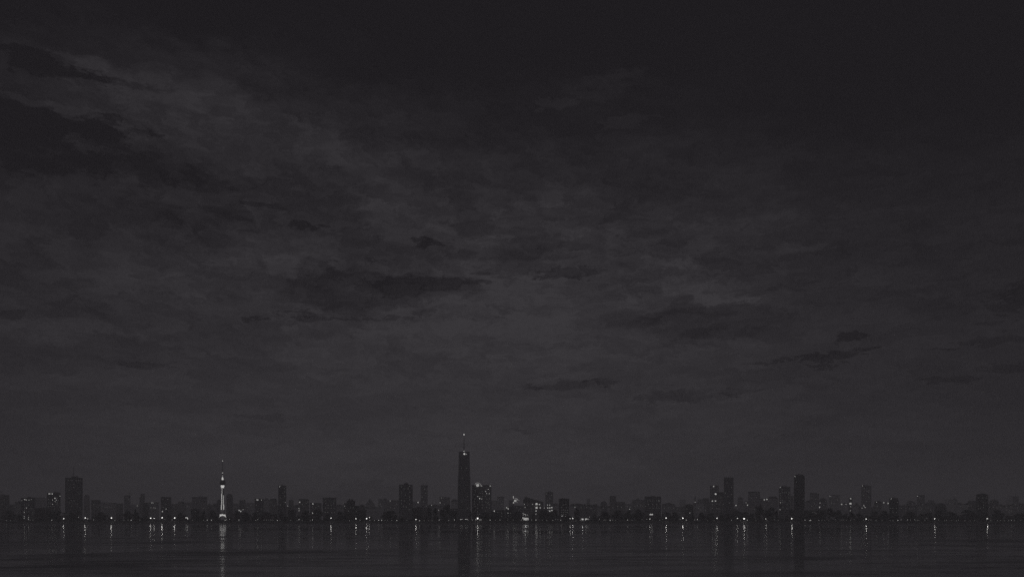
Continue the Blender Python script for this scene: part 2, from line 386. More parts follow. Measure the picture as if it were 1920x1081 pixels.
BUILT = []
class Building:
    def __init__(s, name, x0, x1, yt, Y, label, cat='block', feats=(), fac=None, roof='flat', eave=None, depth=None, rot=None):
        s.x0, s.x1, s.yt, s.Y = x0, x1, yt, Y
        xc = (x0+x1)/2
        X, _, ztop = at(xc, yt, Y)
        c = math.cos(math.atan2(X, Y)); s.k = Y*c/F; s.xc = xc
        w = (x1-x0)*s.k; s.w = w
        s.ztop = ztop - BANK
        s.root = thing(name, (X, Y, BANK), label, cat, -math.atan2(X, Y) + (R.uniform(-.05,.05) if rot is None else rot), 'buildings of the skyline across the water')
        d = depth or min(34, max(11, w*.75)); s.d = d
        fm = FAC[R.randrange(4)] if fac is None else fac
        ez = s.z(eave) if eave is not None else s.ztop
        z0 = -.3
        if roof == 'taper':
            MB().frustum(0, d/2, z0, ez-.6, w/2, d/2, w/2*.93, d/2*.93).obj('wall', fm, s.root)
        else:
            MB().box(-w/2, w/2, 0, d, z0, ez-.6 if roof == 'flat' else ez).obj('wall', fm, s.root)
        mb = MB(); o = .25
        if roof in ('flat', 'taper'):
            q = .93 if roof == 'taper' else 1
            mb.box(-w/2*q-o, w/2*q+o, d/2-d/2*q-o, d/2+d/2*q+o, ez-.6, ez)
        elif roof == 'gable':
            mb.prism([(-w/2-o, ez), (w/2+o, ez), (0, s.ztop)], -o, d+o)
        elif roof == 'skew':
            mb.prism([(-w/2-o, ez), (w/2+o, ez), (w/2+o, ez+.7), (-w*.02, ez+(s.ztop-ez)*.62), (-w*.30, s.ztop*.985+.015*ez), (-w*.37, s.ztop), (-w/2-o, ez+(s.ztop-ez)*.6)], -o, d+o)
        elif roof == 'shed':
            mb.prism([(-w/2-o, ez), (w/2+o, ez), (w/2+o, ez+.6), (-w/2-o, s.ztop)], -o, d+o)
        elif roof == 'shedr':
            mb.prism([(-w/2-o, ez), (w/2+o, ez), (w/2+o, s.ztop), (-w/2-o, ez+.6)], -o, d+o)
        elif roof == 'dome':
            mb.prism([(w/2*math.cos(t), ez + (s.ztop-ez)*math.sin(t)) for t in [math.pi*i/12 for i in range(13)]], -o, d+o)
        elif roof == 'chamfer':
            mb.prism([(-w/2, ez), (w/2, ez), (w/2*.62, s.ztop), (-w/2*.70, s.ztop)], 0, d)
        elif roof == 'shoulder':
            mb.prism([(-w/2, ez), (w/2, ez), (w/2*.94, ez+(s.ztop-ez)*.5), (w/2*.74, s.ztop), (-w/2, s.ztop)], 0, d)
        elif roof == 'pyramid':
            mb.frustum(0, d/2, ez, s.ztop, w/2+o, d/2+o, .3, .3)
        elif roof == 'ragged':
            pts = []; n = max(4, int(w/3))
            for i in range(n):
                h = s.ztop - R.random()*(s.ztop-ez)*.8
                pts += [(-w/2+w*i/n, h), (-w/2+w*(i+1)/n-.01, h)]
            mb.prism([(-w/2, ez)] + [(w/2, ez)] + pts[::-1], 0, d)
        rf = mb.obj('roof', ROOF, s.root)
        for ft in feats:
            k = ft[0]
            if k == 'box':                                   # plant room on the roof
                a, b = s.u(ft[1]), s.u(ft[2]); MB().box(a, b, d*.3, d*.7, ez-.05 if len(ft) < 5 else s.z(ft[4]), s.z(ft[3])).obj('roof_box', fm, rf)
            elif k == 'mast':
                a = s.u(ft[1]); b = s.u(ft[3]) if len(ft) > 3 else a
                MB().tube((a, d*.4, ez-1), (b, d*.4, s.z(ft[2])), .55*s.Y/1700, .22*s.Y/1700, 6).obj('mast', METAL, rf)
            elif k == 'cap':                                 # dark band round the top floor
                MB().box(-w/2-.4, w/2+.4, -.4, d+.4, s.z(ft[1]), s.z(ft[1])+ (ft[2])).obj('cornice', ROOF, s.root)
            elif k == 'cren':
                for i in range(ft[1]):
                    a = -w/2 + w*(i+.5)/ft[1]
                    MB().box(a-w*.05, a+w*.05, d*.2, d*.6, ez-.05, s.z(ft[2]) + R.uniform(-.5,.5)).obj('vent', ROOF, rf)
            elif k == 'wing':                                # lower wing joined to one side
                a, b = s.u(ft[1]), s.u(ft[2]); zt = s.z(ft[3])
                MB().box(a, b, 1.2, d-1.2, -.3, zt).obj('wing', fm, s.root)
            elif k == 'ball':
                a = s.u(ft[1]); r = ft[3]*s.k; zt = s.z(ft[2])
                MB().lathe([(r*.9, ez-.5), (r, zt-r), (r*.85, zt-r*.5), (r*.5, zt-r*.12), (.05, zt)], 12, a, d*.4).obj('roof_tank', ROOF, rf, True)
            elif k == 'balcony':
                a, b = s.u(ft[1]), s.u(ft[2]); MB().box(a, b, 1, 5, s.z(ft[3])-1.4, s.z(ft[3])).obj('balcony', fm, s.root)
        s.lo, s.hi = -w/2, w/2
        for ft in feats:
            if ft[0] == 'wing' and ft[3] < 950:
                s.lo, s.hi = min(s.lo, s.u(ft[1])), max(s.hi, s.u(ft[2])); s.x0, s.x1 = min(s.x0, ft[1]), max(s.x1, ft[2])
        BUILT.append(s)
    def u(s, px): return (px - s.xc)*s.k
    def z(s, py): return EYE + (HZ-py)/F*s.Y - BANK
    def light(s, px, py, kind):
        sz = s.k
        nm = 'window'
        if py < s.yt + 2.2: nm = 'roof_lamp'
        dims = {'d': (G_DIM, 1.3, 1.3), 'm': (G_MID, 1.5, 1.4), 's': (G_LIT, 1.2, 1.3), 'b': (G_LIT, 2.1, 2.0), 'w': (G_LIT, 3.6, 1.8), 'B': (G_LIT, 3.8, 3.4), 'S': (G_LAMPS, 2.6, 2.6)}
        m, w, h = dims[kind]
        u = max(s.lo + w*sz*.5, min(s.hi - w*sz*.5, s.u(px)))
        q = math.sqrt(1.0)
        part(nm, win(kind, m, w, h), s.root, (u, -.14 if abs(u) < s.w/2 else 1.06, s.z(py)), sz)

def b(*a, **k): return Building(*a, **k)
T, O, A, H = 'office_tower', 'office_block', 'apartment_block', 'low_block'
# --- from the left edge to the lit needle tower
b(O, -9, 17, 927.5, 1800, 'dark flat roofed block cut by the left edge, two thin aerials on top', feats=[('mast',1.5,918),('mast',3.6,919),('box',5,8,925.5)])
b(H, 16, 31, 945, 2300, 'low dim block just right of the left edge block', fac=FAC[2])
b(H, 28, 43, 938, 1950, 'stepped low block leaning against the block with the lit roofline', roof='ragged', eave=943)
b(A, 39, 66, 932.5, 1780, 'block with a lit roofline and two columns of lit windows', fac=FAC[2], feats=[('box',52,58,930.5)])
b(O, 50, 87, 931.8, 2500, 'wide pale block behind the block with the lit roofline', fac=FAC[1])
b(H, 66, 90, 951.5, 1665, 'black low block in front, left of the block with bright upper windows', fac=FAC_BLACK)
b(A, 88, 113, 923.2, 1760, 'block with a bright lit top floor and scattered lit windows', feats=[('box',101,111,921.6)], fac=FAC[2])
b(T, 122, 154.5, 895, 1720, 'broad dark slab tower with a roof box and thin tall mast', 'tower', [('box',134,146,891.5),('mast',137,869,138.3),('cap',896.5,.8)], fac=FAC[2])
b(A, 157, 168.5, 927.2, 2700, 'narrow hazy block with rounded top right of the broad slab tower', roof='dome', eave=930)
b(H, 171, 188.5, 936.5, 2050, 'squat dark block with two faint windows, right of the narrow rounded block')
b(H, 190, 218, 941.5, 2300, 'long low pale block with a row of faint windows', fac=FAC[1])
b(H, 217, 231, 943, 2350, 'low block left of the slim tower with leaning aerial')
b(T, 232.5, 244, 928, 2100, 'slim tower with a bent leaning aerial on its right corner', 'tower', [('mast',243,917.5,245)])
b(H, 243, 263, 946, 2500, 'low hazy block between two slim towers with one lit lamp', fac=FAC[1])
b(T, 263.5, 271.5, 925, 2250, 'slim stepped tower left of the low house with two roof lamps', 'tower', [('wing',261.5,263.7,931)])
b(H, 268, 281, 941.5, 2150, 'dark low block at the foot of the slim stepped tower', roof='dome', eave=944, fac=FAC_BLACK)
b(H, 279, 297.5, 941, 2000, 'low block with two small roof lamps and a row of windows')
b(A, 301.5, 321, 931, 1850, 'plain square block, leftmost of the pair left of the lit needle tower', feats=[('cap',932.5,.8)])
b(H, 319, 336, 944, 2300, 'low hazy block right of the plain square block')
b(H, 333, 347, 939, 2450, 'small domed block with a thin leaning mast', roof='dome', eave=942.5, feats=[('mast',342.5,933,344.5)])
b(H, 346, 361, 941, 2600, 'pale small block left of the notched block', fac=FAC[1])
b(A, 360, 388.5, 931, 2200, 'wide hazy block with a notched roof, left of the lit needle tower', feats=[('box',374,381,929.3),('box',383.5,388,930),('cap',932.5,1.2)], fac=FAC[0])
b(H, 386, 409, 943, 2400, 'low ragged row of houses left of the lit needle tower', roof='ragged', eave=947)
b(A, 358.5, 374, 953.2, 1660, 'black square low block with one faint window, below the notched block', fac=FAC_BLACK)
b('house', 387, 400, 959, 1672, 'pale gabled house between two dark trees by the needle tower', 'house', roof='gable', eave=965, fac=FAC[1])
b(H, 407, 414, 935, 2300, 'slim dark block just left of the lit needle tower', roof='gable', eave=938)
# --- needle tower to spire tower
b(T, 424.5, 436.5, 925, 2050, 'round topped tower right behind the lit needle tower', 'tower', roof='dome', eave=929.5)
b(H, 436, 450, 943, 2500, 'low hazy block right of the round topped tower', fac=FAC[1])
b(A, 449, 460, 937, 2350, 'small block with roof vents right of the lit needle tower', feats=[('cren',3,936)])
b(H, 444, 462, 951, 1820, 'low block with three bright lamps right of the lit needle tower')
b(H, 459, 478, 942, 2250, 'wide dim block left of the block with the lit rooftop sign')
b(A, 477.5, 494, 934, 1800, 'dark block with a lit strip under its roof edge', fac=FAC[2], feats=[('cap',934.8,.9)])
b('tent_hall', 493.5, 507, 932.5, 2600, 'pale peaked hall with a leaning flagpole on its left', 'hall', roof='pyramid', eave=938, feats=[('mast',496,928.8,499)], fac=FAC[1])
b(A, 505.5, 519.5, 934, 2150, 'grey block with sloped shoulders left of the slim tower', roof='chamfer', eave=936.5)
b(T, 522, 536.7, 909.3, 1760, 'slim dark tower with a small mast and one lit corner lamp', 'tower', [('mast',529,905.5)], fac=FAC[2])
b(H, 518, 547, 946, 2300, 'low hazy row at the foot of the slim tower', roof='ragged', eave=950)
b(A, 541.5, 550.5, 936.8, 2200, 'small stepped tower right of the slim tower', 'tower', [('box',543,549,936)])
b(H, 549, 563, 945.5, 2400, 'domed low block right of the small stepped tower', roof='dome', eave=950)
b(H, 540, 555.5, 955, 1655, 'black low block with a small roof bump on the bank', fac=FAC_BLACK, feats=[('box',546,551,953)])
b(A, 560, 579.5, 934.3, 2000, 'grey block with a column of lamps down its left edge')
b(A, 581.5, 603, 942, 1980, 'low grey block with a column of lamps at its left corner')
b(A, 605, 630, 932.3, 1780, 'wide dark block with several rows of dim windows and an aerial', fac=FAC[2], feats=[('mast',617.5,930)])
b(H, 629, 646, 944.5, 2200, 'low dim row between the windowed block and the twin dome block', roof='ragged', eave=948)
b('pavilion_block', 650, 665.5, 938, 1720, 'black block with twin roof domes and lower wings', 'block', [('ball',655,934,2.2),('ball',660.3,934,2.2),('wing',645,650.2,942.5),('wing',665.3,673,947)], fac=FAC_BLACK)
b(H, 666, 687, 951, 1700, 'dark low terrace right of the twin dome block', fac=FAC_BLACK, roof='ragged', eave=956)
b(H, 673, 684, 945, 2200, 'low domed block with a lamp on a thin mast', roof='dome', eave=948, feats=[('mast',673.8,940.2)])
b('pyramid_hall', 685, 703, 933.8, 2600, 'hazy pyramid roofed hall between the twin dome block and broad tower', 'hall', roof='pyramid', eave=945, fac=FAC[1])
b(H, 683, 711, 949, 2150, 'low dark row in front of the pyramid roofed hall', roof='ragged', eave=952)
b(A, 709.5, 721, 935, 2150, 'narrow pale block left of the broad tower, with flat roof', fac=FAC[1])
b(A, 720, 748, 937, 2250, 'wide hazy block with one roof lamp, left of the broad tower', feats=[('box',720,725,933.5)])
b(T, 748, 773.3, 908, 1700, 'broad dark tower with a stepped roof box and speckled windows', 'tower', [('box',757,765,905),('box',759,763,904)], fac=FAC[2])
b(H, 773, 790, 939.5, 2500, 'hazy block with one bright lamp between two towers', fac=FAC[1])
b(H, 774, 800, 951.5, 1750, 'dark low block with a plant room at the foot of the broad tower', feats=[('box',781,789,949)], fac=FAC[3])
b(T, 789.2, 802, 909, 1950, 'slim grey tower right of the broad tower', 'tower', [('mast',794,907)], fac=FAC[0])
b(H, 801, 825, 944.5, 2300, 'low hazy houses with roof aerials left of the slanted cap block', roof='ragged', eave=949, feats=[('mast',811,938.5),('mast',817.5,938)])
b(A, 824.5, 844, 930, 2000, 'block with a dark slanted cap and a lamp at its corner', roof='shed', eave=932.5)
b(H, 846, 859, 934.8, 2500, 'hazy domed turret block just left of the spire tower', roof='dome', eave=940, fac=FAC[1])
b(H, 842, 862, 952.5, 1850, 'low dim block at the left foot of the spire tower')
# --- right of the spire tower
b(O, 885, 921, 908.5, 1760, 'floodlit office block with many lit windows, right of the spire tower', feats=[('cap',909.6,.8)], fac=FAC[0])
b(A, 920.5, 933, 938, 2400, 'low hazy block right of the floodlit office block', fac=FAC[1])
b(A, 932.5, 944.3, 930, 2150, 'grey block with a dark edge right of the floodlit office block', feats=[('cap',931.4,.9)])
b(H, 921, 931.8, 956, 1660, 'black low block with a roof lamp, right of the floodlit office block', fac=FAC_BLACK)
b(H, 931.5, 946.5, 954.8, 1668, 'black low block with three faint windows beside the roof lamp block', fac=FAC_BLACK, roof='ragged', eave=956)
b(H, 947.5, 961, 950, 1690, 'black block with two bright roof lamps left of the rooftop floodlight', fac=FAC_BLACK, feats=[('mast',949,944.5)])
b(A, 954, 964, 937, 2500, 'slim hazy block behind the black block with roof lamps', feats=[('mast',956,935.6)])
b(O, 960.5, 980, 947, 1760, 'dark wide block under the rooftop floodlight mast', fac=FAC[2])
b('market_hall', 981.5, 1019, 931.5, 1800, 'old hall with irregular sloping roof and a column of big lit windows', 'hall', roof='skew', eave=941, feats=[('box',984,986.5,930.4,935),('mast',987,928)], fac=FAC[3])
b(H, 1017, 1025, 949, 1900, 'low block with one lamp between the old hall and slim tower')
b(T, 1022.5, 1037, 922, 1740, 'slim tower with two rows of bright windows at its foot', 'tower', [('box',1027.5,1032,920)], fac=FAC[0])
b(H, 1036, 1048, 942.5, 2400, 'hazy domed block between the slim tower and the capped black block', roof='dome', eave=947, fac=FAC[1])
b(A, 1048, 1067, 934, 1720, 'black capped block with a grid of dim windows below', feats=[('cap',935,1.2),('box',1054,1060,933)], fac=FAC_BLACK)
b(H, 1067, 1096, 942.8, 2450, 'wide hazy domed hall right of the capped black block', roof='dome', eave=948, fac=FAC[1])
b(A, 1100, 1106.5, 935, 2500, 'slim hazy turret behind the low terrace', 'tower', [('cren',2,934.3)])
b(H, 1083, 1120, 943.5, 2150, 'long low terrace with faint windows above the bank kiosks', roof='ragged', eave=948)
b(A, 1126, 1138, 938.8, 2200, 'domed block with one dim window left of the plain chamfered tower', roof='dome', eave=944)
b(H, 1118, 1145, 947, 2300, 'low hazy row left of the plain boxy tower', roof='ragged', eave=951)
b(T, 1143, 1155, 929, 2000, 'plain boxy tower with chamfered roof rising from a lower wing', 'tower', [('wing',1154.5,1172,940)], roof='chamfer', eave=930.5)
b(H, 1171.5, 1186, 944, 2100, 'low block with a bright doorway lamp left of the stepped hall')
b(H, 1185, 1211, 936.3, 2000, 'stepped hall with a raised left corner beside the wide windowed block', feats=[('box',1193,1197.5,933.2),('wing',1184,1192,941)])
b(O, 1209.5, 1239.5, 930, 1780, 'wide block with three rows of windows and a small roof bump', feats=[('box',1222,1228,928.6),('cap',931.2,.7)], fac=FAC[2])
b(H, 1241, 1266, 941.5, 2000, 'broad gabled hall right of the wide windowed block', 'hall', roof='gable', eave=945)
b(H, 1264, 1302, 947, 2400, 'long hazy row right of the gabled hall', roof='ragged', eave=951)
b(A, 1275, 1286, 936, 3000, 'faint far block behind the long hazy row', fac=FAC[1])
b(H, 1284, 1300, 944, 1950, 'dark domed low roof left of the thin spire', roof='dome', eave=948, fac=FAC_BLACK)
b('spire', 1301.8, 1305.2, 927, 2300, 'thin pointed spire with one lamp halfway up', 'spire', roof='pyramid', eave=940, depth=5)
b(H, 1299, 1320, 942, 2350, 'low pale block at the foot of the thin spire', fac=FAC[1])
b(A, 1308, 1315.5, 935, 2700, 'small hazy block right of the thin spire')
b(A, 1316, 1330, 931, 2500, 'ragged topped hazy block left of the tower with the glowing lamp', roof='ragged', eave=938)
b(T, 1331, 1347.3, 909.3, 1800, 'tower with a big glowing lamp on its face and a roof lamp', 'tower', fac=FAC[0])
b(A, 1326, 1336, 941, 1900, 'low block at the left foot of the glowing lamp tower')
b(O, 1340.5, 1360, 921.8, 1770, 'round shouldered block between the glowing lamp tower and the tall vented tower', roof='shoulder', eave=927)
b(T, 1357.5, 1375.3, 895.2, 1710, 'tall dark tower with a row of roof vents', 'tower', [('cren',5,893.6)], fac=FAC[2])
b(A, 1374, 1404, 944, 2500, 'low pale block between the vented tower and plain square tower', fac=FAC[1])
b(A, 1383, 1393.5, 930.8, 2500, 'hazy round topped block behind the lamps right of the vented tower', roof='dome', eave=935)
b(A, 1396, 1403.5, 939, 2150, 'narrow block with two lamps left of the plain square tower')
b(T, 1403, 1424.3, 921, 1850, 'plain square tower with two faint windows', 'tower', [('cap',922.2,.8)], fac=FAC[0])
b(H, 1374.5, 1390, 952, 1665, 'black low house with a sloping roof at the foot of the vented tower', 'house', roof='shed', eave=960, fac=FAC_BLACK)
b(A, 1424, 1442, 933.5, 2000, 'block with two bright lamps near its roof', fac=FAC[0])
b(A, 1440, 1459, 929.8, 2250, 'hazy block with sloped corners left of the speckled tower', roof='chamfer', eave=934)
b(T, 1460.5, 1481.3, 912, 1740, 'speckled tower with a peaked roof, left of the tall chamfered tower', 'tower', [('box',1465,1475,910.6),('mast',1470.5,908.5)], fac=FAC[2])
b(A, 1482.5, 1488, 929, 2150, 'slim hazy slab squeezed between the speckled and chamfered towers')
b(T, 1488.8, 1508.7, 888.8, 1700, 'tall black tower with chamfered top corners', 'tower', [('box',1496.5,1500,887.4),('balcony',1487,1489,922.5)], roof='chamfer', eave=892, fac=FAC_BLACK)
b(A, 1509.5, 1519, 935, 2400, 'slanted hazy block right of the chamfered tower', roof='shedr', eave=941)
b(A, 1519, 1535.2, 922.8, 1950, 'tower with a gently slanting roof right of the chamfered tower', 'tower', roof='shed', eave=924.8)
b(A, 1535, 1551, 932.8, 2200, 'domed block with two lamps on its left', roof='dome', eave=940)
b(A, 1554, 1574.3, 927.5, 1900, 'square block with a lit left roof corner', feats=[('box',1561,1566,926)])
b(H, 1573.5, 1592, 942, 2200, 'low block with two roof lamps left of the narrow lamp column tower')
b(T, 1591.6, 1597.8, 932, 1850, 'narrow tower with a vertical column of bright lamps', 'tower', fac=FAC[2])
b('hall', 1508, 1549, 954.5, 1670, 'long black waterside hall right of the chamfered tower', 'hall', fac=FAC_BLACK, roof='ragged', eave=957)
b(H, 1597, 1615, 941, 2700, 'hazy gabled hall right of the narrow lamp column tower', roof='gable', eave=950, fac=FAC[1])
b(T, 1614.5, 1633.3, 908, 1800, 'tower with a slightly slanting roof and a left roof lamp', 'tower', roof='shed', eave=910.5, fac=FAC[0])
b(H, 1610, 1640, 948, 2200, 'low row at the foot of the slanting roof tower', roof='ragged', eave=952)
b(A, 1639, 1653.3, 937.8, 2000, 'domed block with a roof lamp right of the slanting roof tower', roof='dome', eave=943)
b(H, 1652, 1669, 940, 2500, 'pale block with two bright roof lamps left of the round shouldered black block', fac=FAC[1])
b(A, 1667.5, 1684.8, 932.8, 1700, 'black block with a rounded right shoulder', roof='shoulder', eave=938, fac=FAC_BLACK, feats=[('box',1673,1678,931.5)])
b(H, 1684, 1720, 944, 2200, 'low dim row right of the round shouldered black block', roof='ragged', eave=950)
b(A, 1699, 1716, 938, 2500, 'hazy domed block left of the lone plain tower', roof='dome', eave=944, fac=FAC[1])
b(T, 1719.3, 1733.3, 927.5, 1950, 'lone plain tower amid low roofs at the right', 'tower', fac=FAC[0])
b(H, 1732, 1756, 941, 2300, 'low row right of the lone plain tower', roof='ragged', eave=946)
b(A, 1740, 1752, 937, 2700, 'hazy flat block right of the lone plain tower', feats=[('mast',1762,929,1762)] if False else ())
b(H, 1753, 1775, 942, 1950, 'dark domed low hall right of the lone plain tower', roof='dome', eave=950, fac=FAC_BLACK)
b(A, 1772, 1786, 936, 2300, 'small block with a short aerial left of the far pyramid roof', feats=[('mast',1782.5,932)])
b(A, 1784, 1796, 932, 2700, 'far pyramid roofed block at the right', roof='pyramid', eave=938, fac=FAC[1])
b(H, 1790, 1816, 941, 2200, 'low ragged row left of the ridge roofed block', roof='ragged', eave=946)
b(A, 1814.5, 1830, 938, 2100, 'small block with an aerial just left of the ridge roofed block', feats=[('mast',1823.2,934.5)])
b(O, 1830, 1853, 923.8, 1760, 'dark block with an eaved ridge roof at the right', roof='gable', eave=926.3, fac=FAC_BLACK)
b(H, 1855, 1872.5, 936, 2000, 'dark arched hall right of the ridge roofed block', 'hall', roof='dome', eave=940, feats=[('mast',1865,931)])
b(H, 1851, 1899, 944, 2300, 'long low row right of the ridge roofed block', roof='ragged', eave=949, feats=[('mast',1886,931.5)])
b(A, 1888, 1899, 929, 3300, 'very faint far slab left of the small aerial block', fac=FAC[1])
b(A, 1899, 1910, 930, 1950, 'small dark block with a tall aerial near the right edge', feats=[('mast',1904,922.5)])
b(H, 1897, 1930, 942, 2150, 'low row cut by the right edge', roof='ragged', eave=948)

# --- the spire tower: two stages and a mast
def spire_tower():
    Y = 1700; xc = 870.3
    X, _, _ = at(xc, 900, Y); k = Y/F*math.cos(math.atan2(X, Y))
    t = thing('skyscraper', (X, Y, BANK), 'tallest tower of the skyline, dark, set back halfway, with a tipped spire', 'tower', -math.atan2(X, Y))
    z = lambda py: EYE + (HZ-py)/F*Y - BANK
    d = 24
    MB().frustum(0, d/2, -.3, z(892), 12.2*k, d/2, 11.7*k, d/2*.97).obj('lower_stage', FAC[2], t)
    MB().frustum(0, d/2, z(892), z(846.5), 11*k, d/2*.9, 10.1*k, d/2*.84).obj('upper_stage', FAC[2], t)
    MB().box(-10.3*k, 10.3*k, d/2-d/2*.86, d/2+d/2*.86, z(846.5), z(845.8)).obj('roof', ROOF, t)
    MB().tube((-.3*k, d/2, z(846)), (-.3*k, d/2, z(829)), .95, .7, 8).tube((-.3*k, d/2, z(829)), (-.3*k, d/2, z(814.5)), .65, .25, 8).obj('mast', METAL, t)
    MB().lathe([(.1, z(814.2)), (.8, z(813.8)), (.8, z(811.9)), (.1, z(811.4))], 10, -.3*k, d/2).obj('beacon', G_LAMPS, t)
    MB().lathe([(.1, z(845.6)), (.8, z(845.2)), (.8, z(844.0)), (.1, z(843.5))], 10, -.3*k, d/2-2.5).obj('roof_lamp', G_LIT, t)
    y0 = d/2*.14
    for px, py, kd in ((870.6,850.2,'B'),(874.6,850.6,'s'),(865.7,876.5,'d'),(875,877,'d'),(866.8,895.5,'d'),(876.4,930,'d'),(866,940,'d'),(876.4,952,'d')):
        yy = 1.2 if py < 892 else 0.1
        m, w, h = {'B': (G_LAMPS, 3, 2.6), 's': (G_LIT, 1.2, 1.3), 'd': (G_DIM, 1.2, 1.1)}[kd]
        part('window', win(kd+'k', m, w, h), t, ((px-xc)*k, yy - .3, z(py)))
spire_tower()

# --- the lit needle tower
def needle():
    Y = 1650; xc = 417.3
    X, _, _ = at(xc, 940, Y); c = math.cos(math.atan2(X, Y)); k = Y/F*c
    t = thing('needle_tower', (X, Y, BANK), 'white lit needle tower with a round pod, arched foot and thin mast', 'tower', -math.atan2(X, Y))
    z = lambda py: EYE + (HZ-py)/F*Y - BANK
    # slim waisted shaft
    prof = [(3.3*k, z(958)), (3.1*k, z(950)), (2.6*k, z(938)), (2.35*k, z(925)), (2.4*k, z(914))]
    MB().lathe(prof, 20).obj('shaft', CONC, t, True)
    MB().lathe([(4.9*k, z(964)), (4.3*k, z(959)), (3.5*k, z(954.6))], 20).obj('skirt', rough_colour('pale_concrete', (.5,.49,.5), spread=.2), t, True)
    for a in range(4):                              # splayed legs
        th = math.pi/4 + a*math.pi/2
        p0 = (6.9*k*math.cos(th)*1.25, 6.9*k*math.sin(th)*1.25, 0); p1 = (3.2*k*math.cos(th), 3.2*k*math.sin(th), z(960))
        MB().tube(p0, p1, 1.0, 1.3, 10).obj('leg', CONC, t)
    # arch faces at the legs, glowing in place of floodlight on them
    pr = [(-7.4*k, z(970.2)), (-6.6*k, z(969)), (-3.2*k, z(966.6)), (0, z(965.9)), (3.2*k, z(966.6)), (6.6*k, z(969.2)), (7.6*k, z(971)),
          (5.6*k, z(966.8)), (5.0*k, z(963.3)), (2.6*k, z(964.3)), (0, z(963.2)), (-2.6*k, z(963.8)), (-4.9*k, z(963)), (-5.2*k, z(967))]
    MB().prism(pr[::-1], -5.2*k, -4.6*k).obj('floodlit_arch', G_TOWER2, t)
    # lit strips of the shaft and the drum, floodlight put in as emission
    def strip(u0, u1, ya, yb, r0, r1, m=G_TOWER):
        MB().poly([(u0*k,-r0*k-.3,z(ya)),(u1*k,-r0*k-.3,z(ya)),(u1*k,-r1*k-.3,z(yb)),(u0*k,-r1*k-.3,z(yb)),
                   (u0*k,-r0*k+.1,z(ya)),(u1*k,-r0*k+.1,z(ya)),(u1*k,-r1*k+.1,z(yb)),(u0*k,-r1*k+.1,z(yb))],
                  [(0,1,2,3),(4,7,6,5),(0,4,5,1),(1,5,6,2),(2,6,7,3),(3,7,4,0)]).obj('floodlit_strip', m, t)
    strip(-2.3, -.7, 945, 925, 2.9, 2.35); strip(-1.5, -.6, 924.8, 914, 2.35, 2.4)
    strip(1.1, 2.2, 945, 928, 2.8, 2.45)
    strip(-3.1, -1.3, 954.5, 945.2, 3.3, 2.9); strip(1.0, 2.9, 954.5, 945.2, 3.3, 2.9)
    MB().lathe([(2.4*k, z(914)), (3.1*k, z(911.5)), (3.6*k, z(909))], 20).obj('floodlit_drum', G_TOWER2, t, True)
    pod = MB().lathe([(3.7*k, z(909)), (4.6*k, z(907.5)), (5.1*k, z(905)), (5.5*k, z(903.8)), (5.5*k, z(902.6)), (4.6*k, z(900.5)), (3.2*k, z(899))], 24).obj('pod', CONC, t, True)
    MB().lathe([(5.3*k, z(906)), (5.7*k, z(905.6)), (5.7*k, z(905)), (5.3*k, z(904.6))], 24).obj('pod_rail', METAL, pod)
    MB().lathe([(1.9*k, z(899)), (1.5*k, z(896)), (1.0*k, z(893.8))], 16).obj('floodlit_neck', G_TOWER2, t, True)  # floodlit neck, made to glow itself
    MB().lathe([(.75*k, z(893.8)), (.6*k, z(880)), (.35*k, z(864.5))], 10).obj('mast', METAL, t, True)
    for py, r in ((863.4, .8), (885.7, .85), (891.3, .8)):
        MB().lathe([(.2, z(py+.9)), (r*k, z(py+.6)), (r*k, z(py-.6)), (.2, z(py-.9))], 10).obj('beacon', G_LIT, t)
needle()

